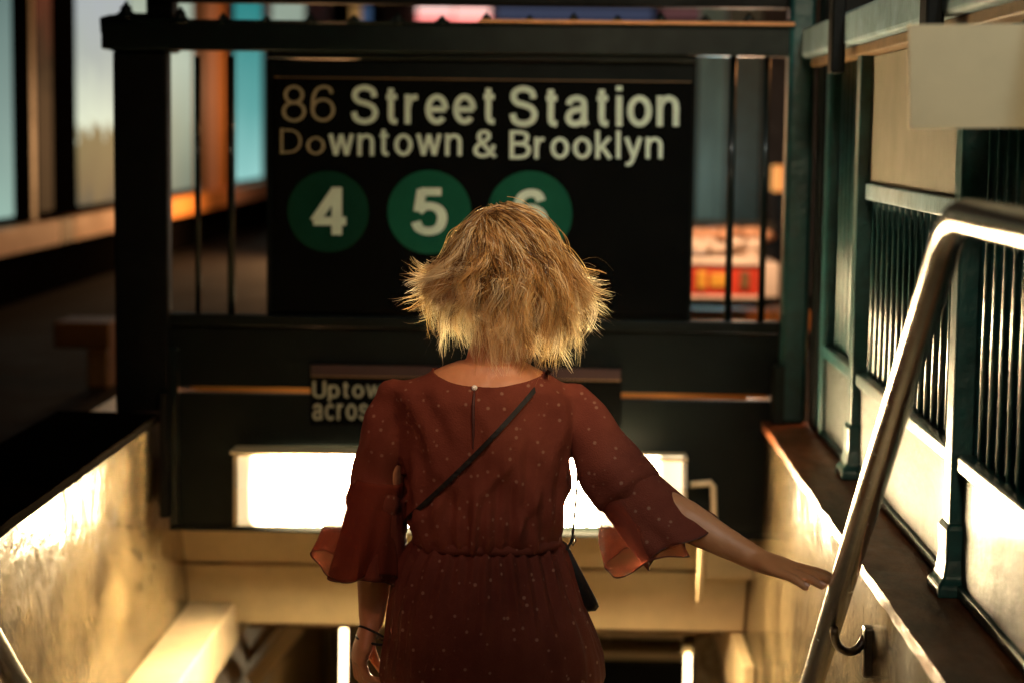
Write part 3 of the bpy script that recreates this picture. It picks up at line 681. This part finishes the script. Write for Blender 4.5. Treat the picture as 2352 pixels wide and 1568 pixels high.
body.tube([HC+Vector((0,.088,.012)), HC+Vector((0,.098,-.012)), HC+Vector((0,.110,-.032))], [.007,.009,.012], 12, round_ends=True)
for s in (-1, 1):
    body.ball(HC+Vector((s*.013,.100,-.036)), (.008,.009,.007), 12, 8)
    body.ball(HC+Vector((s*.030,.080,.022)), (.022,.012,.007), 14, 8)   # brow
    body.ball(HC+Vector((s*.034,.068,-.024)), (.022,.020,.020), 14, 8)  # cheek
    body.ball(HC+Vector((s*.073,-.004,-.016)), (.008,.020,.032), 14, 8) # ear
body.ball(HC+Vector((0,.093,-.060)), (.024,.010,.006), 14, 8); body.ball(HC+Vector((0,.091,-.070)), (.020,.010,.007), 14, 8)
body.tube([at(915,930,PY), LE], [.030,.030], 20, round_ends=True); body.tube([LE, LE.lerp(LW,.35), LW], [.035,.036,.0225], 20, round_ends=True)
body.tube([at(1305,930,PY), RE], [.030,.031], 20, round_ends=True); body.tube([RE, RE.lerp(RW,.35), RE.lerp(RW,.8), RW], [.036,.036,.0245,.0215], 20, round_ends=True)
body.tube([Lh, Lk], [.076,.050], 24, round_ends=True); body.tube([Lk, Lk.lerp(La,.3), La], [.050,.050,.030], 24, round_ends=True)
body.tube([Rh, Rk], [.076,.050], 24, round_ends=True); body.tube([Rk, Rk.lerp(Ra,.3), Ra], [.050,.050,.030], 24, round_ends=True)
foot(body, La); foot(body, Ra)
# right hand: palm down, fingers reaching to the rail, little finger nearest
def finger(mb, base, d, lens, rads, bend, up, root=None):
    """bend: angles (deg) per joint turning towards -up"""
    pts = [root or base-d*.03, base]; d = d.normalized(); ax = d.cross(up).normalized(); p = base
    for L_, a in zip(lens, bend):
        d = Matrix.Rotation(R(-a), 3, ax) @ d; p = p+d*L_; pts.append(p)
    mb.tube(pts, [rads[0]]+rads, 12, round_ends=True); return pts[-1], d
pal = (at(1850, 1322, 3.32)-RW); pl_d = pal.normalized()
PC = RW+pl_d*.045
across = Vector((.02, -1, -.12)).normalized()            # towards the little finger / camera
across = (across-pl_d*across.dot(pl_d)).normalized(); up = pl_d.cross(across).normalized()
if up.z < 0: up = -up
rr = []
for t, wd, th in ((-.012,.022,.019),(.010,.028,.0185),(.034,.035,.0165),(.054,.038,.014),(.070,.036,.010)):
    c = RW+pl_d*t; rr.append([c+across*wd*math.cos(a)+up*th*math.sin(a) for a in [2*math.pi*k/20 for k in range(20)]])
body.loft(rr)
nails = []
for k, (o_, ln, bd) in enumerate(((-.028,(.034,.021,.016),(-4,5,8)), (-.0095,(.037,.023,.017),(-6,7,9)), (.0095,(.035,.021,.016),(-3,8,10)), (.028,(.027,.016,.014),(0,10,10)))):
    base = RW+pl_d*(.064-abs(o_+.006)*.18)+across*o_
    dd = (pl_d*1+across*(o_*2.2)).normalized()
    tip, d2 = finger(body, base, dd, ln, [.0092-.0006*(k==3),.0088-.0006*(k==3),.0082-.0006*(k==3),.0070], bd, up)
    nails.append((tip, d2, up))
tb = RW+pl_d*.024-across*.022-up*.006
finger(body, tb, (pl_d*.8-across*.7-up*.15), (.036,.030,.026), [.013,.0105,.0095,.008], (0,10,8), up)
# left hand hanging, fingers curled
pd = (at(828, 1500, PY)-LW).normalized(); ac = Vector((-.25, .95, -.05)); ac = (ac-pd*ac.dot(pd)).normalized(); n2 = pd.cross(ac).normalized()
rr = []
for t, wd, th in ((-.012,.020,.020),(.02,.030,.018),(.05,.038,.017),(.078,.036,.013)):
    c = LW+pd*t; rr.append([c+ac*wd*math.cos(a)+n2*th*math.sin(a) for a in [2*math.pi*k/20 for k in range(20)]])
body.loft(rr)
inw = n2 if n2.x > 0 else -n2
for k, (o_, ln) in enumerate(((.028,(.036,.024,.019)), (.0095,(.040,.027,.020)), (-.0095,(.037,.025,.019)), (-.027,(.030,.019,.017)))):
    finger(body, LW+pd*.072+ac*o_, pd, ln, [.0092,.0088,.008,.007], (24+5*k,46,30), -inw)
finger(body, LW+pd*.025+ac*.026+inw*.008, (pd*.8+ac*.35+inw*.35), (.034,.028,.024), [.0125,.0105,.009,.008], (5,14,10), -inw)
def body_detail(co, nm): return .0008*noise.noise(co*60)
bm_ = remesh(body, .0036, 5, body_detail)
woman = mesh_ob(bm_, 'person', M['skin'])
tag(woman, 'blonde woman in rust red dotted blouse and trousers descending the stairs, hand reaching the rail', 'person')
for tip, d2, u_ in nails:
    s_ = d2.cross(u_).normalized(); n_ = s_.cross(d2).normalized()
    if n_.dot(u_) < 0: n_ = -n_
    c = tip+n_*.0058-d2*.001; b = MB(); 
    b.loft([[c+s_*(.0046*k)*math.cos(a)+d2*(.0062*k)*math.sin(a)+n_*h for a in [2*math.pi*j/14 for j in range(14)]] for k, h in ((1,0),(.9,.0012),(.4,.0018))])
    b.build('fingernail', M['nail'], woman, smooth=True)
for s in (-1, 1):
    e_ = MB().ball(HC+Vector((s*.030,.079,.004)), .0115, 16, 10).build('eye', M['eye'], woman, smooth=True)
    MB().ball(HC+Vector((s*.030,.0885,.004)), (.005,.003,.005), 12, 8).build('iris', M['iron'], e_, smooth=True)

# blouse
def fold(co, nm):
    x = (co.x-HIP.x); z = co.z; f = 0
    a = math.atan2(co.y-PY, x)
    wz = max(0, min(1, (.52-z)/.22))                       # gathers towards the waist
    f += wz*.0042*math.sin(a*23+6*noise.noise((co.x*7, z*4, 0)))
    f += .016*noise.noise((co.x*9+z*7, co.y*6, z*5-co.x*6))      # diagonal drapes
    f += .012*noise.noise((co.x*20+z*12, co.y*10, z*6-x*8))-.003
    r = abs(noise.noise((x*11-z*5, co.y*5, z*6+x*5)))
    f += .006*max(0, .22-r)/.22*(.4+wz)
    return f
bl = MB()
bl.loft([ering(1242, 960, 1276, .094), ering(1222, 952, 1282, .102), ering(1180, 944, 1290, .110), ering(1110, 936, 1300, .112), ering(1030, 922, 1314, .112), ering(970, 902, 1328, .110), ering(915, 885, 1345, .102),
         ering(888, 885, 1345, .092), ering(868, 915, 1315, .078), ering(852, 955, 1278, .068), ering(838, 990, 1235, .060), ering(815, 1020, 1210, .055)])
bl.tube([at(905,905,PY), at(880,960,PY), at(872,1040,PY+.01), at(874,1110,PY+.02), at(872,1150,PY+.02)], [.040,.041,.043,.047,.052], 28, round_ends=True)
bl.tube([at(1322,905,PY), at(1345,950,PY-.01), at(1378,1020,PY-.02), at(1412,1080,PY-.035), at(1440,1115,PY-.04)], [.038,.045,.049,.052,.054], 28, round_ends=True)
bl.loft([ering(905, 866, 1366, .050), ering(885, 880, 1352, .048), ering(870, 905, 1335, .040)])
me = remesh(bl, .005, 8, fold)
# cut the neckline: scooped lower at the back
import bmesh
bmm = bmesh.new(); bmm.from_mesh(me); ncx = at(1112, 850, PY).x; zL = at(965, 830, PY).z; zB = at(1090, 884, PY-.06).z; zR = at(1256, 848, PY).z
kill = []
for f in bmm.faces:
    c = f.calc_center_median(); u = (c.x-ncx)/.112
    if abs(u) < 1.15:
        side = zL if u < 0 else zR
        lim = zB+(side-zB)*min(1.2, abs(u)**2.4)
        if c.z > lim and c.z > zB-.02: kill.append(f)
bmesh.ops.delete(bmm, geom=kill, context='FACES')
for v in bmm.verts:
    if v.is_boundary:
        u = (v.co.x-ncx)/.112; side = zL if u < 0 else zR
        if abs(u) < 1.2 and v.co.z > zB-.03: v.co.z = zB+(side-zB)*min(1.2, abs(u)**2.4)
bmm.to_mesh(me); bmm.free()
blouse = mesh_ob(me, 'blouse', M['blouse'], woman)
so = blouse.modifiers.new('s', 'SOLIDIFY'); so.thickness = .002; so.offset = -1
def surf(o_mesh, p):                         # outermost (towards the camera) point of a mesh along the view ray
    return None
from mathutils.bvhtree import BVHTree
bt = BVHTree.FromPolygons([v.co for v in me.vertices], [tuple(p.vertices) for p in me.polygons])
def on_blouse(px, py, off=.003, default=3.39, tree=None):
    d = (at(px, py, 3.5)-CAM).normalized(); h = (tree or bt).ray_cast(CAM, d)
    if h[0] is None or h[0].y > 3.62: return at(px, py, default)
    return h[0]-d*off
pb = on_blouse(1090, 890, .004)
MB().ball(pb, (.0052,.004,.0052), 14, 10).build('button', M['pearl'], blouse, smooth=True)
sl = [on_blouse(x, y, .0012) for x, y in ((1090,890),(1089,905),(1087,930),(1087,960),(1087,1000),(1086,1030))]
MB().tube(sl, [.001,.0022,.003,.003,.0022,.001], 6).build('back_slit', M['piping'], blouse)
# neck edge piping
ed = [on_blouse(x, y, .001) for x, y in ((968,836),(985,850),(1010,864),(1040,876),(1070,884),(1090,887),(1120,887),(1150,884),(1180,877),(1215,868),(1245,856))]
# belt
def belt_ring(y, g, n=72):
    return [Vector((v.x, v.y, v.z+.0012*math.sin(i*.5)+.002*noise.noise((i*.4, y, 0)))) for i, v in enumerate(ering(y, 950-g, 1288+g, .099+g*.0007, n=n))]
MB().loft([belt_ring(1250, -4), belt_ring(1248, 2), belt_ring(1240, 4), belt_ring(1232, 3), belt_ring(1226, -3)], caps=False).build('waistband', M['trousers'], blouse, smooth=True)

# bell sleeves
def frame(c, axis, n=64):
    axis = axis.normalized(); u = Vector((0,1,0)); u = (u-axis*u.dot(axis)).normalized(); v = axis.cross(u)
    return u, v
def flare(cs, axes, rv, ru, waves, amp, name, m, seed, rim_extra=None, start=0):
    """loft thin cloth: centres, axes, half widths across picture (rv) and in depth (ru)"""
    N = 96; K = 26; rings = []
    for k in range(K):
        t = k/(K-1)*(len(cs)-1); i = min(int(t), len(cs)-2); f = t-i; f = f
        lin = lambda a: a[i]*(1-f)+a[i+1]*f
        c = lin(cs); ax = lin(axes); RV = lin(rv); RU = lin(ru); u, v = frame(c, ax)
        s = k/(K-1); ring = []
        for j in range(N):
            th = 2*math.pi*j/N
            wv = 1+amp*(s**1.4)*(math.sin(waves*th+seed)+.6*math.sin((waves*2-1)*th+seed*2.3+s*1.5))
            wv += .05*noise.noise((math.cos(th)*2.2+seed, math.sin(th)*2.2, s*2.5))
            p = c+(u*RU*math.sin(th)+v*RV*math.cos(th))*wv
            p += ax.normalized()*s*(.012*math.sin(waves*th*.5+seed)+ (rim_extra(th) if rim_extra else 0))
            ring.append(p)
        rings.append(ring)
    o = MB().loft(rings, caps=False).build(name, m, blouse, smooth=True)
    sd = o.modifiers.new('s', 'SOLIDIFY'); sd.thickness = .0012
    h = rings[-1]; hm = MB().tube(h+[h[0], h[1]], .0013, 6, caps=False).build('hem', M['piping'], o, smooth=True)
    return o
dn = at(846,1330,PY)-at(872,1110,PY)
flare([at(872,1105,PY+.02), at(868,1160,PY+.02), at(858,1240,PY+.015), at(848,1322,PY+.01)], [dn]*4, [.042,.050,.058,.062], [.046,.056,.072,.080], 4, .10, 'sleeve', M['blouse'], 1.3)
dn2 = at(822,1290,PY)-at(862,1120,PY)
flare([at(872,1100,PY+.01), at(850,1160,PY+.01), at(828,1235,PY), at(816,1300,PY)], [dn]*2+[dn2]*2, [.042,.052,.066,.074], [.048,.060,.080,.092], 5, .09, 'sleeve_ruffle', M['sheer'], 3.4)
ax_r = at(1540,1262,PY-.06)-at(1425,1100,PY-.04); ax_r2 = at(1600,1320,PY-.06)-at(1470,1140,PY-.04)
flare([at(1418,1085,PY-.035), at(1452,1135,PY-.04), at(1508,1196,PY-.05), at(1560,1242,PY-.06)], [ax_r]*3+[ax_r2], [.054,.058,.066,.074], [.052,.056,.066,.078], 5, .06, 'sleeve', M['blouse'], .4)
flare([at(1415,1095,PY-.03), at(1440,1150,PY-.035), at(1466,1220,PY-.04), at(1490,1278,PY-.045)], [ax_r]*2+[at(1500,1330,PY)-at(1450,1150,PY)]*2, [.050,.058,.068,.072], [.052,.060,.076,.088], 5, .08, 'sleeve_ruffle', M['sheer'], 5.1)

# trousers
def pleat(co, nm):
    a = math.atan2((co.y-PY)*1.3, co.x-HIP.x); z = co.z
    top = max(0, min(1, (z-.06)/.20))
    f = top*.0038*math.sin(a*34+5*noise.noise((a*2, z*3, 0)))
    f += .008*noise.noise((a*7+z*1.5, z*2.5, 1.7))+.006*noise.noise((co.x*12, co.y*8, z*6))
    return f
tr = MB()
tr.loft([ering(1560, 872, 1388, .140), ering(1500, 880, 1380, .142), ering(1450, 893, 1362, .140), ering(1390, 902, 1335, .132), ering(1330, 912, 1314, .120), ering(1285, 925, 1302, .110), ering(1244, 948, 1287, .098)])
for h_, k_, a_ in ((Lh, Lk, La), (Rh, Rk, Ra)):
    tr.tube([h_+Vector((0,0,.02)), h_.lerp(k_,.5), k_, k_.lerp(a_,.45), k_.lerp(a_,.75)], [.105,.098,.088,.085,.088], 28)
me2 = remesh(tr, .0055, 8, pleat)
trou = mesh_ob(me2, 'trousers', M['trousers'], woman)
bt2 = BVHTree.FromPolygons([v.co for v in me2.vertices], [tuple(p.vertices) for p in me2.polygons])
for a_ in (La, Ra):
    b = MB(); foot(b, a_+Vector((0,0,-.004)), 1.22)
    bb_ = remesh(b, .005, 4); s_ = mesh_ob(bb_, 'shoe', M['shoe'], woman)

# bracelets on the left wrist
for px, py, r_, tl in ((856, 1452, .0265, .16), (853, 1468, .0275, -.10)):
    c = at(px, py, PY+.005); ax = pd; u, v = frame(c, ax)
    MB().tube([c+(u*math.cos(t)+v*math.sin(t))*r_+ax*tl*.04*math.sin(t+1) for t in [2*math.pi*k/36 for k in range(38)]], .0022, 8, caps=False).build('bracelet', M['leather'], woman, smooth=True)

# crossbody bag and strap
bag = empty('crossbody_bag', at(1335, 1390, PY+.02), 'small black leather bag hanging at her right hip on a thin shoulder strap', 'bag')
st = []
for k in range(26):
    t = k/25; x = 1256+(938-1256)*t; y = 858+(1188-858)*(t**.92)+6*math.sin(t*3.1); st.append(on_blouse(x, y, .0055))
for _ in range(2): st = [st[0]]+[(st[i-1]+st[i]+st[i+1])/3+Vector((0,-.0005,0)) for i in range(1, len(st)-1)]+[st[-1]]
st = [at(1268, 845, PY-.05), at(1262, 850, PY-.064)]+st+[at(932, 1200, PY-.02), at(930, 1222, PY+.06)]
def ribbon(pts, w_, th, name, parent, m):
    b = MB(); rings = []
    for i, p in enumerate(pts):
        t = (pts[min(i+1, len(pts)-1)]-pts[max(i-1, 0)]).normalized(); vdir = (p-CAM).normalized()
        s_ = t.cross(vdir).normalized()*w_/2; n_ = -vdir*th/2
        rings.append([p-s_-n_, p+s_-n_, p+s_+n_, p-s_+n_])
    return b.loft(rings).build(name, m, parent)
ribbon(st, .0085, .002, 'strap', bag, M['leather'])
ribbon([at(1327,1085,PY+.03), at(1324,1130,PY+.02), at(1320,1180,PY+.01), at(1314,1240,PY), at(1300,1262,PY)], .0045, .002, 'strap', bag, M['leather'])
bagp = [(1285,1236),(1302,1246),(1330,1300),(1372,1378),(1376,1392),(1368,1402),(1350,1404),(1318,1380),(1290,1340)]
bg_ = MB(); rings = []
for k, (s_, dd) in enumerate(((.86, -.028), (.97, -.02), (1.0, 0), (.97, .02), (.86, .028))):
    rings.append([at(1325+(x-1325)*s_, 1325+(y-1325)*s_, PY+.035+dd) for x, y in bagp])
bg_.loft(rings).build('bag_body', M['leather'], bag, smooth=True)
MB().tube([at(1318,1228,PY), at(1322,1240,PY-.004), at(1316,1252,PY), at(1310,1240,PY+.004), at(1318,1228,PY)], .0016, 6).build('strap_ring', M['iron'], bag, smooth=True)

# ------------------------------------------------------------------ hair
def make_hair():
    rx, ry, rz = .080, .097, .098; c0 = np.array(HC+Vector((0,-.010,.022)))
    crown = np.array([-.50, -.22, .84]); crown /= np.linalg.norm(crown)
    NG, NS, SEG = 380, 46, 18
    tips = {}                                                     # azimuth: 0 = picture right, -90 = towards the camera
    P = []; Rr = []; S = []
    for g in range(NG):
        az = RNG.uniform(-math.pi, math.pi) if g > NG*.62 else RNG.uniform(-math.pi*1.02, math.pi*.02)
        h = np.array([math.cos(az), math.sin(az), 0.0])
        front = max(0, math.sin(az))
        u = RNG.uniform(0, 1)                                      # 0 = top layer, 1 = lowest layer
        el = .98-1.15*u if front < .3 else .98-.5*u               # root direction from crown down
        rd = crown*max(0, el)*1.2+h*(1-abs(el)*.5)+np.array([0,0,-.25*u]); rd += RNG.normal(0, .10, 3); rd /= np.linalg.norm(rd)
        if front > .3: rd[2] = abs(rd[2])+.35; rd /= np.linalg.norm(rd)
        if g % 6 == 0: rd = crown+RNG.normal(0, .13, 3); rd /= np.linalg.norm(rd)
        root = c0+rd*np.array([rx, ry, rz])
        right = max(0, math.cos(az))**1.0; left = max(0, -math.cos(az)); back = max(0, -math.sin(az))
        # where the tip goes, relative to HC
        if u < .55:                                                # upper layers flick out
            if right > .45: tr_ = .162-.04*u+RNG.normal(0, .014); tz = -.028-.11*u+RNG.normal(0, .016)
            elif left > .45: tr_ = .168-.04*u+RNG.normal(0, .012); tz = -.018-.085*u+RNG.normal(0, .014)
            else: tr_ = .112+RNG.normal(0, .008); tz = -.05-.14*u+RNG.normal(0, .02)
            flick = .030*max(right, left)+.004
        else:                                                      # under layers fall and curl in
            if right > .4: tr_ = .140-.12*(u-.55)+RNG.normal(0, .010); tz = -.095-.11*(u-.55)+RNG.normal(0, .012)
            elif left > .4: tr_ = .140-.09*(u-.55)+RNG.normal(0, .010); tz = -.06-.15*(u-.55)+RNG.normal(0, .012)
            else: tr_ = .088+RNG.normal(0, .006); tz = -.132-.03*(u-.55)+RNG.normal(0, .014)
            flick = RNG.normal(-.012, .012)
        if front > .35: tr_ = .10+.04*abs(math.cos(az)); tz = -.11+RNG.normal(0, .01); 
        hh = h*np.array([1.0, .80, 1]); 
        tip = np.array(HC)+hh*tr_+np.array([0, 0, tz])
        md = rd*.45+h*.75+np.array([0,0,.12*(1-u)]); md /= np.linalg.norm(md)
        p1 = c0+md*np.array([rx, ry, rz])*(1.22+.16*(1-u))
        p2 = np.array(HC)+hh*(tr_*(.80 if flick > 0 else 1.02))+np.array([0, 0, tz*.45+.012])
        p2 -= hh*flick; p2[2] += -.010 if flick > .01 else .02
        tt = np.linspace(0, 1, SEG)[:, None]
        mid = (1-tt)**3*root+3*(1-tt)**2*tt*p1+3*(1-tt)*tt**2*p2+tt**3*tip
        ph = RNG.uniform(0, 6.28); amp = RNG.uniform(.004, .017); fr = RNG.uniform(1.0, 2.5)
        side = np.cross(h, [0,0,1]); 
        mid = mid+side*(amp*np.sin(tt*fr*6.28+ph)*tt)+h*(amp*.6*np.cos(tt*fr*6.28+ph)*tt)
        if flick > .01: mid[:, 2] += (tt[:, 0]**4)*RNG.uniform(.0, .028)
        cr_ = RNG.uniform(.006, .026); cf = RNG.uniform(4, 9); cp = RNG.uniform(0, 6.28)
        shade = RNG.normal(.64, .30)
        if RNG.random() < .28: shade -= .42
        for s in range(NS):
            o1 = RNG.normal(0, .0085, 3); o2 = RNG.normal(0, .0045, 3); fly = RNG.random() < .03
            ln = RNG.uniform(.72, 1.06) if not fly else RNG.uniform(.9, 1.2)
            ts = np.clip(np.linspace(0, 1, SEG)*ln, 0, 1.0)
            base = np.stack([np.interp(ts, tt[:, 0], mid[:, k]) for k in range(3)], 1)
            ext = np.clip(np.linspace(0, 1, SEG)*ln-1, 0, 1)[:, None]
            base += ext*(mid[-1]-mid[-3])*5
            sp = (np.linspace(0, 1, SEG)[:, None])
            base = base+cr_*(sp**2.2)*(side*np.sin(sp*cf+cp)+np.array([0,0,1.0])*np.cos(sp*cf+cp)*.7)
            off = o1*(np.sin(np.minimum(sp*2.2, 1)*math.pi/2)*.35+.65)*(1-sp**1.5)+o2*sp
            fz = RNG.normal(0, 1, (4, 3))*(.0010 if not fly else .005)
            wob = sum(np.sin(sp*(k+1)*3.1+RNG.uniform(0, 6))*fz[k] for k in range(4))*sp
            pts = base+off+wob
            # keep strands outside the skull
            q = (pts-c0)/np.array([rx, ry, rz]); rad = np.linalg.norm(q, axis=1)
            k_ = np.where((rad < 1.02), 1.02/np.maximum(rad, .3), 1)[:, None]
            low = (pts[:, 2:3] > c0[2]-.06)
            pts = np.where(low, c0+(pts-c0)*k_, pts)
            P.append(pts); wdt = RNG.uniform(.00030, .00055) if not fly else .00020
            Rr.append(wdt*(1-.80*np.linspace(0, 1, SEG)**2.5)); S.append(np.clip(shade+RNG.normal(0, .13)-.22+.5*np.linspace(0, 1, SEG)**.8, 0, 1))  # strands paler towards the tip: backlit glow painted into the colour
    P = np.array(P); Rr = np.array(Rr); S = np.array(S); N = len(P)
    T = np.gradient(P, axis=1); T /= np.linalg.norm(T, axis=2, keepdims=True)+1e-9
    ref = RNG.normal(0, 1, (N, 1, 3)); U = np.cross(T, ref); U /= np.linalg.norm(U, axis=2, keepdims=True)+1e-9; V = np.cross(T, U)
    VV = np.stack([P+U*Rr[..., None]*1.5, P-U*Rr[..., None]*1.5], 2).reshape(-1, 3)
    idx = np.arange(N*SEG*2).reshape(N, SEG, 2)
    fs = np.stack([idx[:, :-1, 0], idx[:, :-1, 1], idx[:, 1:, 1], idx[:, 1:, 0]], -1).reshape(-1, 4)
    me = bpy.data.meshes.new('hair'); me.vertices.add(len(VV)); me.vertices.foreach_set('co', VV.astype(np.float32).ravel())
    me.loops.add(len(fs)*4); me.loops.foreach_set('vertex_index', fs.astype(np.int32).ravel())
    me.polygons.add(len(fs)); me.polygons.foreach_set('loop_start', (np.arange(len(fs))*4).astype(np.int32))
    me.polygons.foreach_set('use_smooth', np.ones(len(fs), bool))
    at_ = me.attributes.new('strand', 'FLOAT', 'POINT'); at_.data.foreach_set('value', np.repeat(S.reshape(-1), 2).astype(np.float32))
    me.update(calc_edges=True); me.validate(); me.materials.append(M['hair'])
    o = bpy.data.objects.new('hair', me); C.objects.link(o); par(o, woman)
    return o
cap = MB().ball(HC+Vector((0,-.012,.022)), (.0785,.0945,.0960), 32, 20).build('scalp', mat('scalp_hair', (.30, .16, .06), .6, var=.5, vscale=60, stretch=(1,1,.2)), woman, smooth=True)
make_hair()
scene.render.engine = 'CYCLES'
scene.cycles.max_bounces = 12; scene.cycles.transparent_max_bounces = 32; scene.cycles.diffuse_bounces = 6; scene.cycles.sample_clamp_indirect = 6
